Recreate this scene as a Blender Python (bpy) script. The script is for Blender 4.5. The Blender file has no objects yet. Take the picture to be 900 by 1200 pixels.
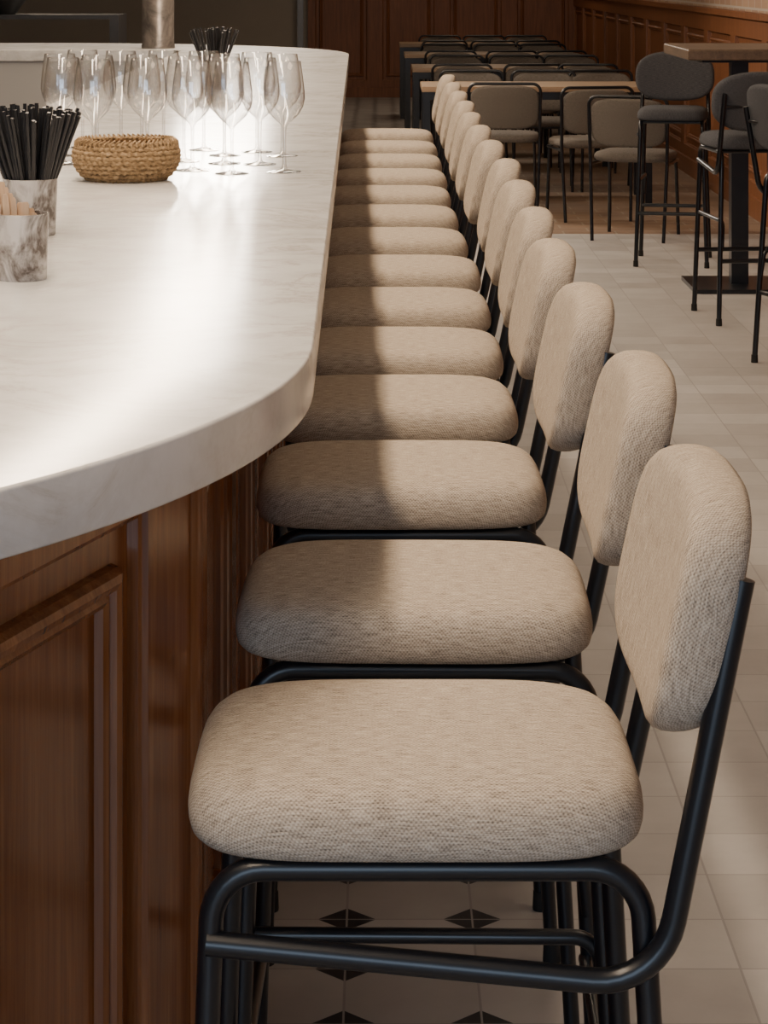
import bpy, bmesh, math, random
from mathutils import Vector, Matrix
random.seed(7)
S = bpy.context.scene
COL = S.collection

# ---------------------------------------------------------------- materials
def newmat(name):
    m = bpy.data.materials.new(name); m.use_nodes = True
    nt = m.node_tree
    return m, nt, nt.nodes['Principled BSDF'], nt.nodes, nt.links

def simple(name, col, rough=0.5, metal=0.0, spec=0.5):
    m, nt, b, N, L = newmat(name)
    b.inputs['Base Color'].default_value = (*col, 1)
    b.inputs['Roughness'].default_value = rough
    b.inputs['Metallic'].default_value = metal
    b.inputs['Specular IOR Level'].default_value = spec
    return m

def coords(N, L, scale=(1, 1, 1), kind='Object'):
    tc = N.new('ShaderNodeTexCoord'); mp = N.new('ShaderNodeMapping')
    mp.inputs['Scale'].default_value = scale
    L.new(tc.outputs[kind], mp.inputs['Vector'])
    return mp.outputs['Vector']

def noise(N, L, vec, scale=5, detail=4, rough=0.5, dist=0.0):
    n = N.new('ShaderNodeTexNoise')
    n.inputs['Scale'].default_value = scale; n.inputs['Detail'].default_value = detail
    n.inputs['Roughness'].default_value = rough; n.inputs['Distortion'].default_value = dist
    L.new(vec, n.inputs['Vector'])
    return n.outputs['Fac']

def ramp(N, L, fac, stops):
    r = N.new('ShaderNodeValToRGB')
    while len(r.color_ramp.elements) < len(stops): r.color_ramp.elements.new(0.5)
    for e, (p, c) in zip(r.color_ramp.elements, stops):
        e.position = p; e.color = (*c, 1)
    L.new(fac, r.inputs['Fac'])
    return r.outputs['Color']

def math_(N, L, op, a, b=None, c=None):
    m = N.new('ShaderNodeMath'); m.operation = op
    for i, v in enumerate((a, b, c)):
        if v is None: continue
        if isinstance(v, (int, float)): m.inputs[i].default_value = v
        else: L.new(v, m.inputs[i])
    return m.outputs[0]

def mixc(N, L, fac, a, b, blend='MIX'):
    m = N.new('ShaderNodeMix'); m.data_type = 'RGBA'; m.blend_type = blend
    if isinstance(fac, (int, float)): m.inputs[0].default_value = fac
    else: L.new(fac, m.inputs[0])
    for i, v in ((6, a), (7, b)):
        if isinstance(v, tuple): m.inputs[i].default_value = (*v, 1)
        else: L.new(v, m.inputs[i])
    return m.outputs[2]

def bump(N, L, b, h, strength=0.3, dist=0.01):
    n = N.new('ShaderNodeBump'); n.inputs['Strength'].default_value = strength
    n.inputs['Distance'].default_value = dist
    L.new(h, n.inputs['Height']); L.new(n.outputs[0], b.inputs['Normal'])

def fabric(name, dark, mid, light, vertical=False):
    """plain weave from UV (metres): long heathered weft threads crossing finer warp threads"""
    m, nt, b, N, L = newmat(name)
    tc = N.new('ShaderNodeTexCoord'); sp = N.new('ShaderNodeSeparateXYZ')
    L.new(tc.outputs['UV'], sp.inputs[0])
    U, V = (sp.outputs[0], sp.outputs[1]) if not vertical else (sp.outputs[1], sp.outputs[0])
    wob = noise(N, L, coords(N, L, (14, 14, 14), 'UV'), 1.0, 2, 0.5)
    V = math_(N, L, 'MULTIPLY_ADD', wob, 0.010, V)
    P = 0.0022
    u = math_(N, L, 'DIVIDE', U, P); v = math_(N, L, 'DIVIDE', V, P)
    su = math_(N, L, 'SINE', math_(N, L, 'MULTIPLY', u, math.pi)); sv = math_(N, L, 'SINE', math_(N, L, 'MULTIPLY', v, math.pi))
    w = math_(N, L, 'MULTIPLY_ADD', math_(N, L, 'MULTIPLY', su, sv), 0.5, 0.5)
    cb = N.new('ShaderNodeCombineXYZ')
    L.new(math_(N, L, 'MULTIPLY', U, 50.0), cb.inputs[0]); L.new(math_(N, L, 'MULTIPLY', V, 600.0), cb.inputs[1])
    h1 = noise(N, L, cb.outputs[0], 1.0, 2, 0.6)
    cb2 = N.new('ShaderNodeCombineXYZ')
    L.new(math_(N, L, 'MULTIPLY', U, 500.0), cb2.inputs[0]); L.new(math_(N, L, 'MULTIPLY', V, 190.0), cb2.inputs[1])
    h2 = noise(N, L, cb2.outputs[0], 1.0, 1, 0.5)
    sm = math_(N, L, 'ADD', math_(N, L, 'MULTIPLY', h1, 0.60), math_(N, L, 'MULTIPLY', h2, 0.20))
    sm = math_(N, L, 'MULTIPLY_ADD', w, 0.20, sm)
    col = ramp(N, L, sm, [(0.31, dark), (0.48, mid), (0.66, light)])
    L.new(col, b.inputs['Base Color'])
    b.inputs['Roughness'].default_value = 0.95
    b.inputs['Specular IOR Level'].default_value = 0.10
    bump(N, L, b, sm, 0.55, 0.002)
    return m

FC = ((0.15, 0.123, 0.097), (0.385, 0.32, 0.252), (0.585, 0.51, 0.42))
M_FAB = fabric('beige_woven_fabric', *FC)
M_FABB = fabric('beige_woven_fabric_back', *FC, True)
M_GREY = fabric('charcoal_grey_fabric', (0.028, 0.029, 0.034), (0.068, 0.069, 0.076), (0.115, 0.116, 0.124))
M_GREIGE = fabric('greige_fabric', (0.06, 0.052, 0.045), (0.13, 0.114, 0.10), (0.20, 0.176, 0.153))
M_BLACK = simple('black_powder_coated_steel', (0.005, 0.006, 0.009), 0.3, 0.0, 0.5)
M_RUBBER = simple('black_rubber', (0.01, 0.01, 0.01), 0.8)

def wood(name, c1, c2, c3, rough=0.35, axis='z', sc=1.0):
    m, nt, b, N, L = newmat(name)
    s = {'z': (38*sc, 38*sc, 2.2*sc), 'x': (2.2*sc, 38*sc, 38*sc), 'y': (38*sc, 2.2*sc, 38*sc)}[axis]
    f = {'z': (300, 300, 8), 'x': (8, 300, 300), 'y': (300, 8, 300)}[axis]
    a = noise(N, L, coords(N, L, s), 1.0, 4, 0.6, 0.6)
    g = noise(N, L, coords(N, L, f), 1.0, 2, 0.5)
    sm = math_(N, L, 'ADD', math_(N, L, 'MULTIPLY', a, 0.7), math_(N, L, 'MULTIPLY', g, 0.3))
    L.new(ramp(N, L, sm, [(0.3, c1), (0.5, c2), (0.72, c3)]), b.inputs['Base Color'])
    b.inputs['Roughness'].default_value = rough
    bump(N, L, b, g, 0.12, 0.001)
    return m
M_WOOD = wood('varnished_walnut', (0.115, 0.034, 0.009), (0.185, 0.061, 0.017), (0.275, 0.105, 0.034), 0.23)
M_WOODW = wood('wainscot_wood', (0.13, 0.043, 0.014), (0.20, 0.072, 0.025), (0.28, 0.105, 0.04), 0.45)
M_TTOP = wood('oak_table_top', (0.20, 0.13, 0.075), (0.29, 0.195, 0.12), (0.38, 0.275, 0.175), 0.4, 'x')
M_TTOPD = wood('dark_oak_table_top', (0.07, 0.042, 0.025), (0.12, 0.075, 0.043), (0.18, 0.115, 0.07), 0.4, 'y')
M_STIR = wood('birch_wood', (0.40, 0.26, 0.15), (0.54, 0.37, 0.23), (0.62, 0.45, 0.30), 0.6)

def marble_top():
    m, nt, b, N, L = newmat('white_quartz')
    v = coords(N, L, (1, 1, 1))
    a = noise(N, L, v, 2.6, 9, 0.68, 1.6)
    vein = ramp(N, L, math_(N, L, 'ABSOLUTE', math_(N, L, 'SUBTRACT', a, 0.5)),
                [(0.0, (1, 1, 1)), (0.014, (0.45, 0.45, 0.45)), (0.055, (0, 0, 0))])
    patch = noise(N, L, v, 2.3, 3, 0.5)
    pm = ramp(N, L, patch, [(0.38, (0, 0, 0)), (0.52, (1, 1, 1))])
    vm = mixc(N, L, 1.0, vein, pm, 'MULTIPLY')
    fine = noise(N, L, v, 7, 6, 0.65)
    base = ramp(N, L, fine, [(0.34, (0.53, 0.525, 0.515)), (0.60, (0.66, 0.655, 0.65))])
    L.new(mixc(N, L, math_(N, L, 'MULTIPLY', vm, 0.5), base, (0.33, 0.285, 0.23)), b.inputs['Base Color'])
    b.inputs['Roughness'].default_value = 0.20
    b.inputs['Specular IOR Level'].default_value = 0.6
    return m
M_TOP = marble_top()

def marble_cup():
    m, nt, b, N, L = newmat('grey_marbled_enamel')
    a = noise(N, L, coords(N, L, (14, 14, 14)), 1.0, 5, 0.6, 2.5)
    L.new(ramp(N, L, a, [(0.38, (0.12, 0.10, 0.09)), (0.5, (0.32, 0.30, 0.29)), (0.62, (0.55, 0.53, 0.52))]), b.inputs['Base Color'])
    b.inputs['Roughness'].default_value = 0.25; b.inputs['Metallic'].default_value = 0.35
    return m
M_CUP = marble_cup()

def floor_mat():
    m, nt, b, N, L = newmat('cement_floor_tiles')
    tc = N.new('ShaderNodeTexCoord'); sp = N.new('ShaderNodeSeparateXYZ')
    L.new(tc.outputs['Object'], sp.inputs[0])
    X, Y = sp.outputs[0], sp.outputs[1]
    T = 0.198; TY = 0.178
    uu = math_(N, L, 'MULTIPLY_ADD', X, 1/T, 0.052/T + 0.5)
    vv = math_(N, L, 'MULTIPLY_ADD', Y, 1/TY, -3.765/TY + 0.5 + 60)
    au = math_(N, L, 'ABSOLUTE', math_(N, L, 'SUBTRACT', math_(N, L, 'FRACT', uu), 0.5))
    av = math_(N, L, 'ABSOLUTE', math_(N, L, 'SUBTRACT', math_(N, L, 'FRACT', vv), 0.5))
    dia = math_(N, L, 'LESS_THAN', math_(N, L, 'ADD', au, av), 0.235)
    mn = math_(N, L, 'MINIMUM', au, av)
    dia = math_(N, L, 'MULTIPLY', dia, math_(N, L, 'GREATER_THAN', mn, 0.008))
    dia = math_(N, L, 'MULTIPLY', dia, math_(N, L, 'LESS_THAN', X, 0.25))
    grout = math_(N, L, 'LESS_THAN', mn, 0.010)
    cb = N.new('ShaderNodeCombineXYZ')
    L.new(math_(N, L, 'FLOOR', math_(N, L, 'ADD', uu, 0.5)), cb.inputs[0])
    L.new(math_(N, L, 'FLOOR', math_(N, L, 'ADD', vv, 0.5)), cb.inputs[1])
    wn = N.new('ShaderNodeTexWhiteNoise'); wn.noise_dimensions = '2D'
    L.new(cb.outputs[0], wn.inputs['Vector'])
    base = ramp(N, L, wn.outputs['Value'], [(0, (0.36, 0.34, 0.325)), (1, (0.46, 0.445, 0.43))])
    cl = noise(N, L, tc.outputs['Object'], 6, 5, 0.6)
    base = mixc(N, L, 0.5, base, ramp(N, L, cl, [(0.3, (0.72, 0.71, 0.70)), (0.7, (1, 1, 1))]), 'MULTIPLY')
    base = mixc(N, L, math_(N, L, 'MULTIPLY', grout, 0.7), base, (0.23, 0.215, 0.205))
    base = mixc(N, L, dia, base, (0.010, 0.010, 0.016))
    br = N.new('ShaderNodeTexBrick')
    L.new(tc.outputs['Object'], br.inputs['Vector'])
    br.inputs['Scale'].default_value = 1.0
    br.inputs['Brick Width'].default_value = 0.3; br.inputs['Row Height'].default_value = 0.15
    br.inputs['Mortar Size'].default_value = 0.006
    br.inputs['Color1'].default_value = (0.25, 0.17, 0.115, 1); br.inputs['Color2'].default_value = (0.20, 0.135, 0.095, 1)
    br.inputs['Mortar'].default_value = (0.3, 0.25, 0.2, 1)
    z = math_(N, L, 'MULTIPLY', math_(N, L, 'GREATER_THAN', X, 0.85), math_(N, L, 'GREATER_THAN', Y, 12.9))
    base = mixc(N, L, z, base, br.outputs['Color'])
    L.new(base, b.inputs['Base Color'])
    b.inputs['Roughness'].default_value = 0.42
    return m
M_FLOOR = floor_mat()

def plaster(name, c, d=0.06):
    m, nt, b, N, L = newmat(name)
    a = noise(N, L, coords(N, L), 3, 5, 0.6)
    L.new(ramp(N, L, a, [(0.3, tuple(x*(1-d) for x in c)), (0.7, c)]), b.inputs['Base Color'])
    b.inputs['Roughness'].default_value = 0.85
    bump(N, L, b, noise(N, L, coords(N, L), 60, 3), 0.1, 0.004)
    return m
M_WALL = plaster('beige_plaster', (0.36, 0.32, 0.27))
M_CEIL = plaster('ceiling_paint', (0.55, 0.53, 0.50))
def brick():
    m, nt, b, N, L = newmat('brick_wall')
    br = N.new('ShaderNodeTexBrick')
    mp = coords(N, L, (1, 1, 1))
    sx = N.new('ShaderNodeSeparateXYZ'); cb = N.new('ShaderNodeCombineXYZ')
    L.new(mp, sx.inputs[0]); L.new(sx.outputs[1], cb.inputs[0]); L.new(sx.outputs[2], cb.inputs[1])
    L.new(cb.outputs[0], br.inputs['Vector'])
    br.inputs['Scale'].default_value = 1; br.inputs['Brick Width'].default_value = 0.24; br.inputs['Row Height'].default_value = 0.07
    br.inputs['Mortar Size'].default_value = 0.008
    br.inputs['Color1'].default_value = (0.40, 0.26, 0.17, 1); br.inputs['Color2'].default_value = (0.30, 0.19, 0.13, 1)
    br.inputs['Mortar'].default_value = (0.42, 0.36, 0.3, 1)
    L.new(br.outputs['Color'], b.inputs['Base Color']); b.inputs['Roughness'].default_value = 0.85
    return m
M_BRICK = brick()
def thin_glass(name):
    """thin-walled glass: clear body, reflective and darker towards the silhouette"""
    m = bpy.data.materials.new(name); m.use_nodes = True
    N = m.node_tree.nodes; L = m.node_tree.links; N.clear()
    out = N.new('ShaderNodeOutputMaterial'); mix = N.new('ShaderNodeMixShader')
    lw = N.new('ShaderNodeLayerWeight'); lw.inputs['Blend'].default_value = 0.5
    p = math_(N, L, 'POWER', lw.outputs['Facing'], 2.2)
    fac = math_(N, L, 'MULTIPLY_ADD', p, 0.55, 0.13)
    gl = N.new('ShaderNodeBsdfGlossy'); gl.inputs['Roughness'].default_value = 0.06; gl.inputs['Color'].default_value = (1, 1, 1, 1)
    tint = ramp(N, L, lw.outputs['Facing'], [(0.25, (0.95, 0.95, 0.95)), (0.62, (0.78, 0.78, 0.78)), (0.86, (0.28, 0.28, 0.29)), (0.98, (0.05, 0.05, 0.055))])
    tr = N.new('ShaderNodeBsdfTransparent')
    L.new(tint, tr.inputs['Color'])
    L.new(fac, mix.inputs[0]); L.new(tr.outputs[0], mix.inputs[1]); L.new(gl.outputs[0], mix.inputs[2])
    L.new(mix.outputs[0], out.inputs['Surface'])
    return m
M_GLASS = thin_glass('thin_clear_glass')
M_STRAW = simple('black_paper_straw', (0.008, 0.008, 0.01), 0.45)
def wick():
    m, nt, b, N, L = newmat('woven_seagrass')
    a = noise(N, L, coords(N, L, (90, 90, 200)), 1, 3)
    L.new(ramp(N, L, a, [(0.3, (0.14, 0.082, 0.036)), (0.5, (0.28, 0.18, 0.085)), (0.7, (0.42, 0.29, 0.16))]), b.inputs['Base Color'])
    b.inputs['Roughness'].default_value = 0.75; bump(N, L, b, a, 0.5, 0.003)
    return m
M_WICK = wick()
def aged():
    m, nt, b, N, L = newmat('aged_steel')
    a = noise(N, L, coords(N, L, (8, 8, 8)), 1, 5, 0.6, 1.0)
    L.new(ramp(N, L, a, [(0.35, (0.10, 0.09, 0.085)), (0.6, (0.27, 0.24, 0.22))]), b.inputs['Base Color'])
    b.inputs['Metallic'].default_value = 0.6; b.inputs['Roughness'].default_value = 0.35
    return m
M_BRONZE = aged()
M_GREYPAINT = simple('grey_panel', (0.36, 0.35, 0.34), 0.6)
M_DARK = simple('dark_metal_shelf', (0.02, 0.02, 0.02), 0.4)
M_FIX = simple('lamp_housing', (0.02, 0.02, 0.02), 0.5)

# ---------------------------------------------------------------- mesh helpers
def mesh_obj(name, verts, faces, mats, smooth=True, parent=None, loc=None, sharp=None):
    me = bpy.data.meshes.new(name)
    me.from_pydata([tuple(v) for v in verts], [], faces)
    if not isinstance(mats, (list, tuple)): mats = [mats]
    for m in mats: me.materials.append(m)
    if smooth:
        me.polygons.foreach_set('use_smooth', [True]*len(me.polygons))
        if sharp: me.set_sharp_from_angle(angle=math.radians(sharp))
    me.update()
    o = bpy.data.objects.new(name, me); COL.objects.link(o)
    if parent: o.parent = parent
    if loc: o.location = loc
    return o

class Geo:
    def __init__(s): s.v = []; s.f = []; s.mi = []
    def add(s, v, f, mi=0):
        o = len(s.v); s.v += [tuple(x) for x in v]; s.f += [tuple(i+o for i in q) for q in f]; s.mi += [mi]*len(f)
    def box(s, x0, x1, y0, y1, z0, z1, mi=0):
        v = [(x, y, z) for z in (z0, z1) for y in (y0, y1) for x in (x0, x1)]
        s.add(v, [(0, 2, 3, 1), (4, 5, 7, 6), (0, 1, 5, 4), (1, 3, 7, 5), (3, 2, 6, 7), (2, 0, 4, 6)], mi)
    def tube(s, pts, r, seg=14, fil=0.0, mi=0, cap=True):
        P = fillet([Vector(p) for p in pts], fil)
        rings = []
        t0 = (P[1]-P[0]).normalized()
        up = Vector((0, 0, 1)) if abs(t0.z) < 0.9 else Vector((1, 0, 0))
        n = t0.cross(up).normalized()
        for i, p in enumerate(P):
            if i == 0: t = t0
            elif i == len(P)-1: t = (P[i]-P[i-1]).normalized()
            else: t = ((P[i+1]-P[i]).normalized()+(P[i]-P[i-1]).normalized()).normalized()
            n = (n - t*n.dot(t)).normalized(); bb = t.cross(n)
            rings.append([p + n*(r*math.cos(2*math.pi*k/seg)) + bb*(r*math.sin(2*math.pi*k/seg)) for k in range(seg)])
        v = [q for ring in rings for q in ring]; f = []
        for i in range(len(rings)-1):
            for k in range(seg):
                k2 = (k+1) % seg
                f.append((i*seg+k, i*seg+k2, (i+1)*seg+k2, (i+1)*seg+k))
        if cap:
            f.append(tuple(reversed(range(seg)))); f.append(tuple((len(rings)-1)*seg+k for k in range(seg)))
        s.add(v, f, mi)
    def lathe(s, prof, seg=32, c=(0, 0, 0), mi=0, closed=False):
        v = []; f = []
        for r, z in prof:
            for k in range(seg):
                a = 2*math.pi*k/seg
                v.append((c[0]+r*math.cos(a), c[1]+r*math.sin(a), c[2]+z))
        n = len(prof)
        for i in range(n-1 if not closed else n):
            j = (i+1) % n
            for k in range(seg):
                k2 = (k+1) % seg
                f.append((i*seg+k, i*seg+k2, j*seg+k2, j*seg+k))
        s.add(v, f, mi)
    def obj(s, name, mats, smooth=True, sharp=40, parent=None, loc=None):
        o = mesh_obj(name, s.v, s.f, mats, False, parent, loc)
        me = o.data
        me.polygons.foreach_set('material_index', s.mi)
        bm = bmesh.new(); bm.from_mesh(me); bmesh.ops.recalc_face_normals(bm, faces=bm.faces); bm.to_mesh(me); bm.free()
        if smooth:
            me.polygons.foreach_set('use_smooth', [True]*len(me.polygons)); me.set_sharp_from_angle(angle=math.radians(sharp))
        return o

def fillet(P, r, n=8):
    if r <= 0 or len(P) < 3: return P
    out = [P[0]]
    for i in range(1, len(P)-1):
        a = (P[i-1]-P[i]); b = (P[i+1]-P[i]); la, lb = a.length, b.length; a.normalize(); b.normalize()
        ang = a.angle(b)
        if ang > math.radians(177): out.append(P[i]); continue
        d = min(r/math.tan(ang/2), la*0.49, lb*0.49); rr = d*math.tan(ang/2)
        c = P[i] + (a+b).normalized()*(rr/math.sin(ang/2))
        p0 = P[i]+a*d; p1 = P[i]+b*d
        v0 = p0-c; v1 = p1-c; tot = v0.angle(v1); ax = v0.cross(v1).normalized()
        for k in range(n+1):
            out.append(c + Matrix.Rotation(tot*k/n, 3, ax) @ v0)
    out.append(P[-1]); return out

def empty(name, loc=(0, 0, 0), rotz=0, parent=None):
    e = bpy.data.objects.new(name, None); COL.objects.link(e); e.location = loc; e.rotation_euler = (0, 0, rotz)
    e.empty_display_size = 0.1
    if parent: e.parent = parent
    return e
def child(name, me, parent, loc=(0, 0, 0)):
    o = bpy.data.objects.new(name, me); COL.objects.link(o); o.parent = parent; o.location = loc
    return o
def steal(o):
    me = o.data; bpy.data.objects.remove(o); return me

def sgnpow(c, e): return math.copysign(abs(c)**e, c)
def pad_mesh(name, ha, hb, rings, mat, n=4.0, warp=None, seg=96):
    v = []; f = []; uv = []
    m = min(ha, hb)
    arcs = [0]*len(rings)
    def ext(sc): return (ha - (1-sc)*m) if sc > 0.8 else (ha-0.2*m)*sc/0.8
    for i in range(len(rings)-1, -1, -1):
        sc, h = rings[i]
        if i == len(rings)-1: arcs[i] = ext(sc)
        else: arcs[i] = arcs[i+1] + math.hypot(ext(sc)-ext(rings[i+1][0]), h-rings[i+1][1])
    for (sc, h), ar in zip(rings, arcs):
        for k in range(seg):
            t = 2*math.pi*k/seg
            aa = ha - (1-sc)*m if sc > 0.8 else (ha-0.2*m)*sc/0.8
            bb = hb - (1-sc)*m if sc > 0.8 else (hb-0.2*m)*sc/0.8
            cx, cy = sgnpow(math.cos(t), 2/n), sgnpow(math.sin(t), 2/n)
            v.append((aa*cx, bb*cy, h))
            uv.append(((aa + (ar-aa))*cx, (bb + (ar-ext(sc)))*cy))
    R = len(rings)
    for i in range(R-1):
        for k in range(seg):
            k2 = (k+1) % seg
            f.append((i*seg+k, i*seg+k2, (i+1)*seg+k2, (i+1)*seg+k))
    v.append((0, 0, rings[0][1])); v.append((0, 0, rings[-1][1])); uv += [(0, 0), (0, 0)]
    for k in range(seg):
        k2 = (k+1) % seg
        f.append((R*seg, k2, k)); f.append((R*seg+1, (R-1)*seg+k, (R-1)*seg+k2))
    if warp: v = [warp(*p) for p in v]
    g = Geo(); g.add(v, f); o = g.obj(name, mat, True, 60)
    me = o.data
    ul = me.uv_layers.new(name='UVMap')
    for lp in me.loops: ul.data[lp.index].uv = uv[lp.vertex_index]
    return steal(o)

# ---------------------------------------------------------------- bar stool
SEAT_R = [(0.5, 0), (0.93, 0), (0.965, 0.0015), (0.988, 0.006), (0.998, 0.013), (1.0, 0.020), (0.994, 0.029), (0.978, 0.038),
          (0.950, 0.0460), (0.910, 0.0520), (0.855, 0.0562), (0.76, 0.0597), (0.6, 0.0622), (0.4, 0.0640), (0.2, 0.0648), (0.05, 0.065)]
BACK_R = [(0.4, 0), (0.85, 0.0), (0.93, 0.003), (0.975, 0.010), (0.997, 0.021), (1.0, 0.030), (0.992, 0.040), (0.965, 0.0485),
          (0.92, 0.0535), (0.86, 0.0560), (0.72, 0.0575), (0.5, 0.058), (0.25, 0.0583), (0.05, 0.0585)]
TILT = 0.218
def back_warp(a, b, h):
    z = 0.9355 + b
    x = 0.309 + TILT*(z-0.93) - h - 0.35*a*a
    return (x, a, z)
def back_warp_g(a, b, h):
    z = 0.945 + b
    x = 0.309 + TILT*(z-0.93) - h - 0.9*a*a
    return (x, a, z)
ME_SEAT = pad_mesh('stool_seat', 0.204, 0.178, SEAT_R, M_FAB, 4.6)
ME_BACK = pad_mesh('stool_backrest', 0.183, 0.107, BACK_R, M_FABB, 3.7, back_warp)
ME_SEATG = ME_SEAT.copy(); ME_SEATG.materials[0] = M_GREY
ME_BACKG = pad_mesh('round_backrest', 0.205, 0.128, BACK_R, M_GREY, 2.7, back_warp_g)

def stool_frame():
    g = Geo(); r = 0.0108
    for s in (-1, 1):
        y = s*0.155
        g.tube([(-0.170, s*0.178, 0.012), (-0.145, y, 0.729), (0.222, y, 0.729), (0.262, s*0.178, 0.012)], r, 14, 0.045)
        yb = s*0.1775
        g.tube([(0.3080, s*0.165, 0.980), (0.2365, yb, 0.637), (-0.150, s*0.163, 0.668)], r, 14, 0.065)
        g.tube([(-0.158, s*0.160, 0.438), (0.232, s*0.153, 0.435), (0.246, s*0.160, 0.33)], 0.0085, 12, 0.03)
        for x in (-0.170, 0.262):
            g.lathe([(0.0005, 0), (0.013, 0), (0.0135, 0.004), (0.0125, 0.03), (0.0108, 0.03)], 14, (x, s*0.178, 0), 1)
    g.tube([(-0.10, -0.155, 0.729), (-0.10, 0.155, 0.729)], 0.009)
    g.tube([(0.17, -0.155, 0.729), (0.17, 0.155, 0.729)], 0.009)
    g.tube([(-0.162, -0.172, 0.27), (-0.162, 0.172, 0.27)], 0.0095)
    g.tube([(0.2435, -0.172, 0.27), (0.2435, 0.172, 0.27)], 0.0095)
    g.tube([(0.295, -0.165, 0.925), (0.295, 0.165, 0.925)], 0.007)
    return steal(g.obj('stool_frame', [M_BLACK, M_RUBBER]))
ME_FRAME = stool_frame()

def bar_stool(x, y, rot=0, grey=False, name='bar_stool'):
    e = empty(name, (x, y, 0), rot)
    child('seat', ME_SEATG if grey else ME_SEAT, e, (0.03, 0, 0.739))
    child('backrest', ME_BACKG if grey else ME_BACK, e)
    child('frame', ME_FRAME, e)
    return e

near = [1.922, 2.475, 3.07, 3.62, 4.15, 4.71, 5.28, 5.88, 6.48, 7.09, 7.72, 8.37, 9.04, 9.74]
for i, yn in enumerate(near):
    dx = [0.002, 0.010, 0.0, -0.006, 0, 0.003, 0.008, 0.0, -0.004, -0.006, 0, 0, 0, 0][i]
    bar_stool(dx, yn+0.182, math.radians([0, -1, 0.6, 0.5, -0.8, 0.4, -0.5, 0.6, 0, -0.6, 0.4, 0, 0.5, 0][i]))

# ---------------------------------------------------------------- counter
ZC = 1.07; TH = 0.06
K = -0.009
def slab_outline(off=0.0):
    pts = []
    R = 1.2-off; cx, cy = -1.276, 2.6
    thmax = math.acos((-1.06-cx)/R)
    for i in range(41):
        t = thmax*(1-i/40)
        pts.append((cx+R*math.cos(t), cy-R*math.sin(t)))
    R2 = 1.8; ex = -0.076 + K*(11.6-2.6)
    c2 = (ex-R2, 11.6)
    for i in range(31):
        t = math.pi/2*i/30
        pts.append((c2[0]+R2*math.cos(t), c2[1]+R2*math.sin(t)))
    pts += [(-4.5, 13.4), (-4.5, 12.2), (-1.11, 12.2), (-1.06, 12.15)]
    return pts
def prism(name, pts, z0, z1, mat, bev=0.0, parent=None):
    bm = bmesh.new()
    vs = [bm.verts.new((x, y, z0)) for x, y in pts]
    f = bm.faces.new(vs)
    r = bmesh.ops.extrude_face_region(bm, geom=[f])
    for v in r['geom']:
        if isinstance(v, bmesh.types.BMVert): v.co.z = z1
    bmesh.ops.recalc_face_normals(bm, faces=bm.faces)
    if bev:
        ed = [e for e in bm.edges if abs(e.verts[0].co.z-e.verts[1].co.z) < 1e-6]
        bmesh.ops.bevel(bm, geom=ed, offset=bev, segments=3, profile=0.5, affect='EDGES')
    me = bpy.data.meshes.new(name)
    bmesh.ops.triangulate(bm, faces=[f for f in bm.faces if len(f.verts) > 4])
    bm.to_mesh(me); bm.free()
    me.materials.append(mat)
    me.polygons.foreach_set('use_smooth', [True]*len(me.polygons)); me.set_sharp_from_angle(angle=math.radians(35))
    o = bpy.data.objects.new(name, me); COL.objects.link(o)
    if parent: o.parent = parent
    return o

counter = empty('bar_counter')
prism('countertop', slab_outline(), ZC-TH, ZC, M_TOP, 0.004, counter)

ZB = ZC-TH
D19 = Vector((math.sin(math.radians(19)), math.cos(math.radians(19))))
c0 = Vector((-0.2, 2.45)); c1 = c0 - D19*0.60
c2_ = Vector((-0.66, 1.66)); c3 = Vector((-1.0, 1.54))
far = Vector((-0.2+K*(11.4-2.45), 11.4))
core = [c3+Vector((0, 0.03)), c2_+Vector((-0.02, 0.03)), c1+Vector((-0.03, 0.02)), c0+Vector((-0.032, 0.0)), far+Vector((-0.03, 0)),
        Vector((-0.75, 12.75)), Vector((-1.6, 13.25)), Vector((-4.4, 13.3)), Vector((-4.4, 12.32)), Vector((-1.03, 12.32)), Vector((-1.0, 12.2))]
prism('cabinet_core', [tuple(p) for p in core], 0.0, ZB, M_WOOD, 0, counter)

def relief(g, p, d, n, t0, t1, z0, z1, ml, mr, mb, mt, rings, full=0.022):
    def P(t, z, h): q = p + d*t + n*(h-0.022); return (q.x, q.y, z)
    loops = [(t0, t1, z0, z1, full), (t0+ml, t1-mr, z0+mb, z1-mt, full)]
    a0, a1, b0, b1 = t0+ml, t1-mr, z0+mb, z1-mt
    for ins, h in rings: loops.append((a0+ins, a1-ins, b0+ins, b1-ins, h))
    v = []; f = []
    for (x0, x1, y0, y1, h) in loops:
        v += [P(x0, y0, h), P(x1, y0, h), P(x1, y1, h), P(x0, y1, h)]
    for i in range(len(loops)-1):
        for k in range(4):
            k2 = (k+1) % 4
            f.append((i*4+k, i*4+k2, (i+1)*4+k2, (i+1)*4+k))
    l = (len(loops)-1)*4; f.append((l, l+1, l+2, l+3))
    g.add(v, f)
RG = [(0.003, 0.016), (0.008, 0.014), (0.011, 0.003), (0.046, 0.002), (0.048, 0.011), (0.053, 0.0185), (0.060, 0.021), (0.067, 0.0185), (0.070, 0.011),
      (0.076, 0.014), (0.082, 0.0105), (0.085, 0.002)]
g = Geo()
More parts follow.
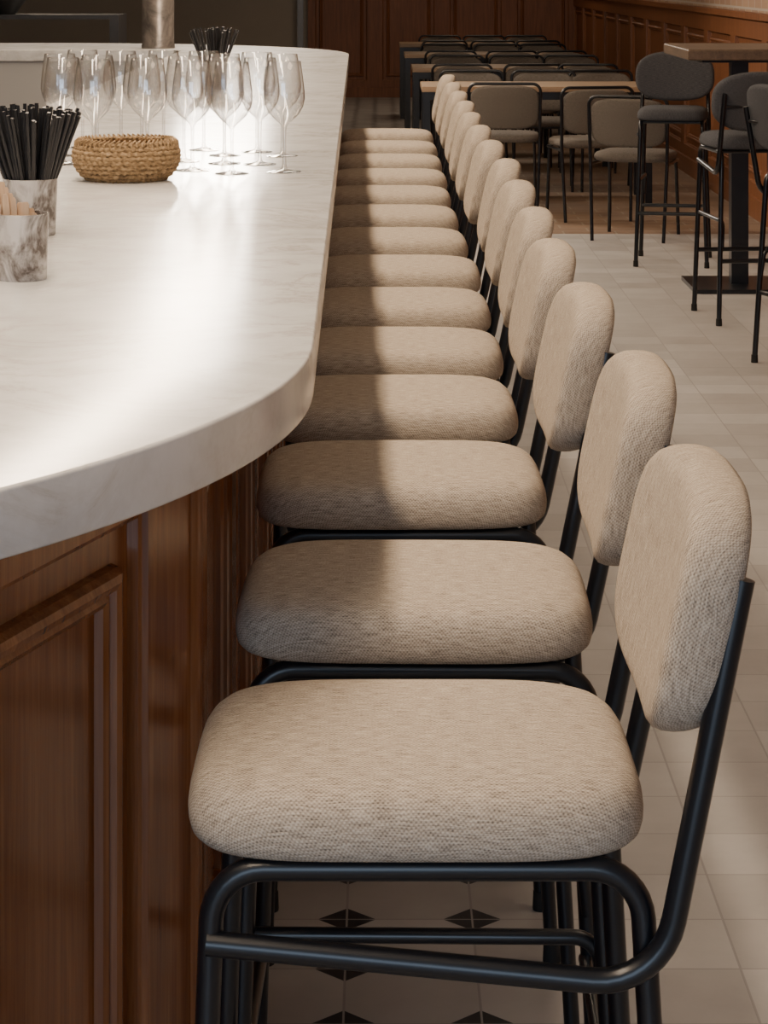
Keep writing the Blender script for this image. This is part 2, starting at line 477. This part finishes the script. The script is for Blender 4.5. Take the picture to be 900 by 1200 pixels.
def facet(pa, pb, secs):
    d = (pb-pa); L_ = d.length; d = d/L_
    n = Vector((d.y, -d.x))
    if n.dot(Vector((1, -0.6))) < 0: n = -n
    for (t0, t1, ml, mr) in secs:
        relief(g, pa, d, n, t0, t1, 0.10, ZB, ml, mr, 0.09, ZB-0.945, RG)
    def Q(t, h, z): q = pa+d*t+n*h; return (q.x, q.y, z)
    g.add([Q(0, -0.02, 0), Q(L_, -0.02, 0), Q(L_, 0.006, 0), Q(0, 0.006, 0), Q(0, -0.02, 0.1), Q(L_, -0.02, 0.1), Q(L_, 0.003, 0.1), Q(0, 0.003, 0.1), Q(0, 0.006, 0.085), Q(L_, 0.006, 0.085)],
          [(3, 2, 9, 8), (8, 9, 6, 7), (7, 6, 5, 4), (0, 3, 8, 7, 4), (1, 2, 9, 6, 5)])
facet(c0, c1, [(0, 0.60, 0.118, 0.03)])
facet(c1, c2_, [(0, (c2_-c1).length, 0.03, 0.03)])
facet(c2_, c3, [(0, (c3-c2_).length, 0.03, 0.05)])
Ls = (far-c0).length; nsec = 13; w = (Ls-0.10)/nsec
secs = [(0.10+i*w, 0.10+(i+1)*w, 0.05, 0.05) for i in range(nsec)]
facet(c0, far, secs)
g.obj('wood_panelling', M_WOOD, True, 20, counter)
g = Geo()
g.box(-0.232, -0.199, 2.452, 2.552, 0.0, ZB)
for k in range(4):
    g.tube([(-0.200, 2.468+k*0.022, 0.12), (-0.200, 2.468+k*0.022, ZB-0.03)], 0.0075, 10)
g.box(-0.235, -0.191, 2.447, 2.557, 0.0, 0.11)
g.obj('corner_pilaster', M_WOOD, True, 30, counter)
g = Geo()
g.tube([(-0.203, 2.449, 0.1), (-0.203, 2.449, ZB)], 0.009, 12)
g.obj('corner_bead', M_WOOD, True, 30, counter)
g = Geo(); g.box(-4.3, -1.13, 12.22, 12.31, 0, ZB); g.obj('inner_front_panel', M_GREYPAINT, False, parent=counter)

# ---------------------------------------------------------------- things on the counter
def glass_mesh():
    foot = [(0.0004, 0.0), (0.034, 0.0), (0.0365, 0.0012), (0.020, 0.0035), (0.008, 0.006), (0.0045, 0.011), (0.0036, 0.03), (0.0034, 0.07),
            (0.0042, 0.094), (0.0075, 0.101), (0.0190, 0.111), (0.0320, 0.124), (0.0405, 0.140), (0.0438, 0.156), (0.0433, 0.172), (0.0400, 0.200), (0.0350, 0.236), (0.0343, 0.2365), (0.0338, 0.2345)]
    g = Geo(); g.lathe(foot, 40); return steal(g.obj('wine_glass_mesh', M_GLASS, True, 80))
MEG = glass_mesh()
gl = [(-0.203, 4.83), (-0.312, 4.79), (-0.402, 4.87), (-0.265, 5.02), (-0.225, 5.24), (-0.345, 5.04), (-0.44, 5.10), (-0.29, 5.36), (-0.36, 5.26),
      (-0.51, 4.98), (-0.62, 4.92), (-0.70, 5.02), (-0.545, 5.2), (-0.645, 5.18), (-0.74, 5.25), (-0.42, 5.42), (-0.52, 5.46), (-0.62, 5.44), (-0.72, 5.5)]
for (x, y) in gl:
    o = bpy.data.objects.new('wine_glass', MEG); COL.objects.link(o)
    o.location = (x, y, ZC+0.0003); o.rotation_euler = (0, 0, random.random()*6)

bk = empty('wicker_basket', (-0.52, 4.66, ZC))
g = Geo()
prof = [(0.080, 0.006), (0.090, 0.014), (0.097, 0.023), (0.102, 0.032), (0.105, 0.041), (0.106, 0.050), (0.105, 0.059), (0.102, 0.068), (0.098, 0.077)]
for i, (R, z) in enumerate(prof):
    n = 240; seg = 8; v = []; f = []
    for k in range(n):
        a = 2*math.pi*k/n; rr = 0.0056*(1+0.25*math.sin(a*48+i*2.1))
        for j in range(seg):
            b = 2*math.pi*j/seg
            v.append(((R+rr*math.cos(b))*math.cos(a), (R+rr*math.cos(b))*math.sin(a), z+rr*math.sin(b)))
    for k in range(n):
        k2 = (k+1) % n
        for j in range(seg):
            j2 = (j+1) % seg
            f.append((k*seg+j, k2*seg+j, k2*seg+j2, k*seg+j2))
    g.add(v, f)
g.lathe([(0.0005, 0.001), (0.080, 0.001), (0.084, 0.006), (0.078, 0.010), (0.0005, 0.010)], 40)
for k in range(60):
    a = 2*math.pi*k/60; a2 = a+0.08
    pts = [(0.098*math.cos(a)*s_, 0.098*math.sin(a)*s_, z) if q else (0.098*math.cos(a2)*s_, 0.098*math.sin(a2)*s_, z) for q, s_, z in
           [(1, 1.075, 0.070), (1, 1.07, 0.080), (0, 1.0, 0.086), (0, 0.93, 0.078)]]
    g.tube(pts, 0.0022, 6)
g.obj('woven_body', M_WICK, True, 60, bk)

def cup(name, x, y, r, h):
    e = empty(name, (x, y, ZC))
    g = Geo()
    g.lathe([(0.0005, 0.0), (r*0.90, 0.0), (r*0.93, 0.002), (r, h-0.002), (r+0.0008, h), (r-0.002, h), (r*0.93-0.003, 0.005), (0.0005, 0.005)], 40)
    g.obj('cup_body', M_CUP, True, 40, e)
    return e
def straws(e, r, h, n, L, spread, mat=M_STRAW, rs=0.003):
    g = Geo()
    for i in range(n):
        a = random.random()*6.283; q = math.sqrt(random.random())
        b = Vector((q*r*0.7*math.cos(a+0.5), q*r*0.7*math.sin(a+0.5), 0.006))
        t = Vector((q*(r+spread)*math.cos(a), q*(r+spread)*math.sin(a), L*(1-0.08*q*q)+random.uniform(-0.006, 0.004)))
        m = b + (t-b)*((h-0.006)/(t.z-0.006)); rad = math.hypot(m.x, m.y)
        if rad > r*0.9:
            k = r*0.88/rad; b.x *= k*0.5; b.y *= k*0.5
            m = b + (t-b)*((h-0.006)/(t.z-0.006)); rad = math.hypot(m.x, m.y)
            if rad > r*0.92: t.x *= r*0.92/rad; t.y *= r*0.92/rad
        g.tube([b, t], rs, 8, cap=True)
    g.obj('straws', mat, True, 40, e)
e = cup('straw_cup', -0.568, 3.69, 0.044, 0.092); straws(e, 0.044, 0.092, 110, 0.210, 0.062)
e = cup('straw_cup', -0.60, 8.2, 0.05, 0.10); straws(e, 0.05, 0.10, 60, 0.225, 0.06)
e = cup('stirrer_cup', -0.498, 3.16, 0.037, 0.092)
g = Geo()
for i in range(11):
    x = -0.026+i*0.005
    tilt = random.uniform(-0.05, 0.05)-0.18
    v = []
    L0 = 0.130+random.uniform(0, 0.012) - i*0.0045
    yy = random.uniform(-0.015, 0.015)
    for yb in (-0.0008, 0.0008):
        v += [(x*0.8-0.004, yy+yb, 0.006), (x*0.8+0.004, yy+yb, 0.006), (x+0.005+tilt*L0*0.5, yy+yb, L0), (x+0.003+tilt*L0*0.5, yy+yb, L0+0.003), (x-0.003+tilt*L0*0.5, yy+yb, L0+0.003), (x-0.005+tilt*L0*0.5, yy+yb, L0)]
    g.add(v, [(0, 1, 2, 3, 4, 5), (11, 10, 9, 8, 7, 6)] + [(k, 6+k, 6+(k+1) % 6, (k+1) % 6) for k in range(6)])
g.obj('stirrers', M_STIR, False, 40, e)

e = empty('bar_post', (-1.22, 12.5, ZC))
g = Geo(); g.lathe([(0.0005, 0), (0.092, 0), (0.092, 0.02), (0.088, 0.025), (0.088, 3.19-ZC)], 32); g.obj('post_shaft', M_BRONZE, True, 40, e)

# ---------------------------------------------------------------- room shell
RW = 2.32; BW = 26.8; LW = -5.2; FW = -4.0; CH = 3.2
def boxobj(name, x0, x1, y0, y1, z0, z1, mat, parent=None, bev=0):
    g = Geo(); g.box(x0, x1, y0, y1, z0, z1); o = g.obj(name, mat, False, parent=parent)
    return o
boxobj('floor', LW, RW, FW, BW, -0.1, 0, M_FLOOR)
boxobj('ceiling', LW, RW, FW, BW, CH, CH+0.1, M_CEIL)
boxobj('wall_back', LW-.2, RW+.2, BW, BW+0.2, -0.1, CH+.1, M_WALL)
boxobj('wall_right', RW, RW+0.2, FW, BW, -0.1, CH+.1, M_BRICK)
boxobj('wall_left', LW-0.2, LW, FW, BW, -0.1, CH+.1, M_WALL)
boxobj('wall_front', LW-.2, RW+.2, FW-0.2, FW, -0.1, CH+.1, M_WALL)
def wainscot(name, p, d, n, L_, H_, k):
    g2 = Geo(); w = L_/k
    for i in range(k):
        relief(g2, p, d, n, i*w, (i+1)*w, 0.0, H_, 0.09, 0.09, 0.2, 0.12, RG, 0.03)
    def Q(t, h, z): q = p+d*t+n*h; return (q.x, q.y, z)
    g2.add([Q(0, -0.02, H_), Q(L_, -0.02, H_), Q(L_, 0.035, H_), Q(0, 0.035, H_), Q(0, -0.02, H_+0.04), Q(L_, -0.02, H_+0.04), Q(L_, 0.035, H_+0.04), Q(0, 0.035, H_+0.04)],
           [(0, 1, 2, 3), (3, 2, 6, 7), (7, 6, 5, 4)])
    g2.add([Q(0, 0.0, 0), Q(L_, 0.0, 0), Q(L_, 0.03, 0), Q(0, 0.03, 0), Q(0, 0.0, 0.12), Q(L_, 0.0, 0.12), Q(L_, 0.03, 0.12), Q(0, 0.03, 0.12)],
           [(0, 1, 2, 3), (3, 2, 6, 7), (7, 6, 5, 4)])
    return g2.obj(name, M_WOODW, True, 20)
wainscot('trim_1', Vector((-0.85, BW-0.03)), Vector((1, 0)), Vector((0, -1)), RW+0.85, 2.3, 4)
wainscot('trim_2', Vector((RW-0.03, 5.0)), Vector((0, 1)), Vector((-1, 0)), BW-5.0, 1.20, 18)
boxobj('trim_3', -0.97, -0.90, BW-0.08, BW-0.002, 0, 2.4, simple('steel_frame', (0.2, 0.2, 0.2), 0.4, 0.6))
e = empty('service_shelf', (0, 0, 0))
g = Geo(); g.box(-4.6, -1.75, 15.2, 15.7, 1.17, 1.20); g.box(-4.6, -4.54, 15.2, 15.7, 0, 1.17); g.box(-1.81, -1.75, 15.2, 15.7, 0, 1.17); g.box(-4.6, -1.75, 15.2, 15.7, 0.5, 0.53)
g.obj('shelf_body', M_DARK, False, parent=e)
boxobj('low_cabinet', -2.6, -1.7, 9.0, 10.2, 0, 0.62, M_GREYPAINT)
boxobj('cardboard_box', -1.62, -1.30, 8.2, 8.7, 0, 0.5, M_STIR)
e = empty('serving_bowl', (-2.55, 15.45, 1.20))
g = Geo(); g.lathe([(0.0005, 0), (0.07, 0), (0.08, 0.01), (0.16, 0.12), (0.19, 0.2), (0.185, 0.2), (0.15, 0.12), (0.07, 0.02), (0.0005, 0.015)], 36); g.obj('bowl_body', M_DARK, True, 60, e)

# ---------------------------------------------------------------- dining chairs and tables
CB = [(0.4, 0), (0.88, 0.0), (0.95, 0.004), (0.985, 0.012), (1.0, 0.02), (0.985, 0.028), (0.95, 0.036), (0.85, 0.041), (0.5, 0.043), (0.1, 0.043)]
def cb_warp(a, b, h): return (a, -0.205 - 0.12*(b) + h - 0.04 + 0.5*a*a*1.2, 0.655+b)
ME_CBACK = pad_mesh('chair_back', 0.215, 0.135, CB, M_GREIGE, 4.0, cb_warp, 48)
ME_CSEAT = pad_mesh('chair_seat', 0.22, 0.21, [(s, h*1.3) for s, h in CB], M_GREIGE, 4.0, None, 48)
def chair_frame():
    g = Geo(); r = 0.010
    g.tube([(-0.20, -0.235, 0.0), (-0.215, -0.205, 0.43), (-0.222, -0.222, 0.80), (0.222, -0.222, 0.80), (0.215, -0.205, 0.43), (0.20, -0.235, 0.0)], r, 10, 0.05)
    g.tube([(-0.20, 0.215, 0.0), (-0.19, 0.19, 0.435), (0.19, 0.19, 0.435), (0.20, 0.215, 0.0)], r, 10, 0.03)
    for s in (-1, 1): g.tube([(s*0.2, 0.19, 0.425), (s*0.214, -0.21, 0.425)], 0.009, 10)
    return steal(g.obj('chair_frame', M_BLACK))
ME_CFRAME = chair_frame()
def chair(x, y, rot):
    e = empty('dining_chair', (x, y, 0.0), math.radians(rot))
    child('seat', ME_CSEAT, e, (0, 0, 0.435)); child('backrest', ME_CBACK, e); child('frame', ME_CFRAME, e)
def table(x0, x1, y0, y1):
    e = empty('dining_table', ((x0+x1)/2, (y0+y1)/2, 0))
    hx, hy = (x1-x0)/2, (y1-y0)/2
    g = Geo(); g.box(-hx, hx, -hy, hy, 0.72, 0.755); o = g.obj('table_top', M_TTOP, False, parent=e)
    b = o.modifiers.new('bev', 'BEVEL'); b.width = 0.004; b.segments = 2
    g = Geo()
    for sx in (-1, 1):
        for sy in (-1, 1):
            cx, cy = sx*(hx-0.03), sy*(hy-0.03); g.box(cx-0.022, cx+0.022, cy-0.022, cy+0.022, 0, 0.72)
    g.box(-hx+.05, hx-.05, -hy+.02, -hy+.04, 0.67, 0.72); g.box(-hx+.05, hx-.05, hy-.04, hy-.02, 0.67, 0.72)
    g.obj('table_legs', M_BLACK, False, parent=e)
for (x0, x1, y0, y1) in [(0.27, 1.75, 14.5, 15.2), (0.25, 1.75, 17.3, 18.0), (0.22, 1.75, 20.1, 20.8), (0.2, 1.75, 22.9, 23.6)]:
    table(x0, x1, y0, y1)
    for cx in ((0.78,) if y0 < 15 else (0.62, 1.12, 1.55)):
        chair(cx, y0-0.30, random.uniform(-6, 6))
    for cx in ((0.62, 1.12, 1.55)):
        chair(cx, y1+0.36, 180+random.uniform(-6, 6))
chair(1.44, 12.75, -18)
chair(1.26, 13.75, 10)

# ---------------------------------------------------------------- high table and grey stools on the right
def high_table(x, y):
    e = empty('high_table', (x, y, 0))
    g = Geo(); g.box(-0.30, 0.30, -0.45, 0.45, 1.09, 1.14); o = g.obj('table_top', M_TTOPD, False, parent=e)
    b = o.modifiers.new('bev', 'BEVEL'); b.width = 0.006; b.segments = 2
    g = Geo(); g.box(-0.04, 0.04, -0.04, 0.04, 0.02, 1.09); g.box(-0.24, 0.24, -0.24, 0.24, 0, 0.02); g.box(-0.2, 0.2, -0.2, 0.2, 1.07, 1.09)
    g.obj('pedestal', M_BLACK, False, parent=e)
high_table(1.70, 10.75)
bar_stool(1.58, 9.85, math.radians(-84), True)
bar_stool(1.50, 11.62, math.radians(80), True)
bar_stool(1.74, 8.60, math.radians(-160), True)

# ---------------------------------------------------------------- lamps
def area(name, loc, sx, sy, power, col, rot=(0, 0, 0), parent=None, spread=180):
    l = bpy.data.lights.new(name, 'AREA'); l.shape = 'RECTANGLE'; l.size = sx; l.size_y = sy
    l.energy = power; l.color = col; l.spread = math.radians(spread)
    o = bpy.data.objects.new(name, l); COL.objects.link(o); o.location = loc; o.rotation_euler = rot
    if parent: o.parent = parent
    return o
WARM = (1.0, 0.79, 0.58)
e = empty('linear_pendant_lamp', (-0.68, 7.2, 2.75))
g = Geo(); g.box(-0.1, 0.1, -7.1, 7.1, 0.0, 0.06)
for y in (-7, -3.5, 0, 3.5, 7): g.tube([(0, y, 0.06), (0, y, 0.45)], 0.004, 6)
g.obj('housing', M_FIX, False, parent=e)
area('tube_light', (0, 0, -0.01), 0.18, 14.0, 350, WARM, parent=e)
e = empty('flood_lamp', (-0.95, 15.6, 2.62))
g = Geo(); g.box(-0.4, 0.4, 0.03, 0.10, -0.26, 0.26); g.tube([(0, 0.08, 0.2), (0, 0.08, 0.575)], 0.012, 8)
g.obj('housing', M_FIX, False, parent=e)
area('flood_light', (0, 0, 0), 0.65, 0.45, 175, (1.0, 0.88, 0.74), (math.radians(-60), 0, 0), parent=e)
for i, (x, y, p, c) in enumerate([(1.3, 3.5, 14, WARM), (1.3, 8.5, 10, WARM), (1.2, 14, 11, WARM), (1.2, 19, 16, WARM), (1.0, 24, 22, WARM), (-3.2, 7, 36, WARM), (-3.0, 18, 45, WARM)]):
    e = empty('ceiling_fill_lamp', (x, y, CH-0.04))  # unseen ceiling panels, added as fill light for floor and room
    g = Geo(); g.box(-0.62, 0.62, -0.62, 0.62, 0.0, 0.04); g.obj('housing', M_FIX, False, parent=e)
    area('fill_light', (0, 0, -0.01), 1.2, 1.2, p, c, parent=e)
e = empty('window_1', (-0.9, FW+0.02, 1.7))
g = Geo()
for (a, b_, c, d) in [(-2.0, 2.0, -1.2, -1.14), (-2.0, 2.0, 1.14, 1.2), (-2.0, -1.94, -1.2, 1.2), (1.94, 2.0, -1.2, 1.2), (-0.03, 0.03, -1.2, 1.2)]:
    g.box(a, b_, -0.01, 0.04, c, d)
g.obj('window_frame', M_FIX, False, parent=e)
area('daylight', (0, 0.06, 0), 3.8, 2.2, 135, (0.60, 0.77, 1.0), (math.radians(90), 0, math.radians(0)), parent=e)

w = bpy.data.worlds.new('World'); S.world = w; w.use_nodes = True
w.node_tree.nodes['Background'].inputs[0].default_value = (0.9, 0.92, 1, 1)
w.node_tree.nodes['Background'].inputs[1].default_value = 0.2

# ---------------------------------------------------------------- camera
cam = bpy.data.cameras.new('Camera'); co = bpy.data.objects.new('Camera', cam); COL.objects.link(co)
co.location = (0, 0, 1.5); co.rotation_euler = (math.radians(90), 0, 0)
cam.sensor_fit = 'VERTICAL'; cam.sensor_height = 36; cam.lens = 36*2660/1200
cam.shift_y = -(600+35)/1200; cam.shift_x = (450-445)/1200
cam.clip_start = 0.05; cam.clip_end = 100
S.camera = co
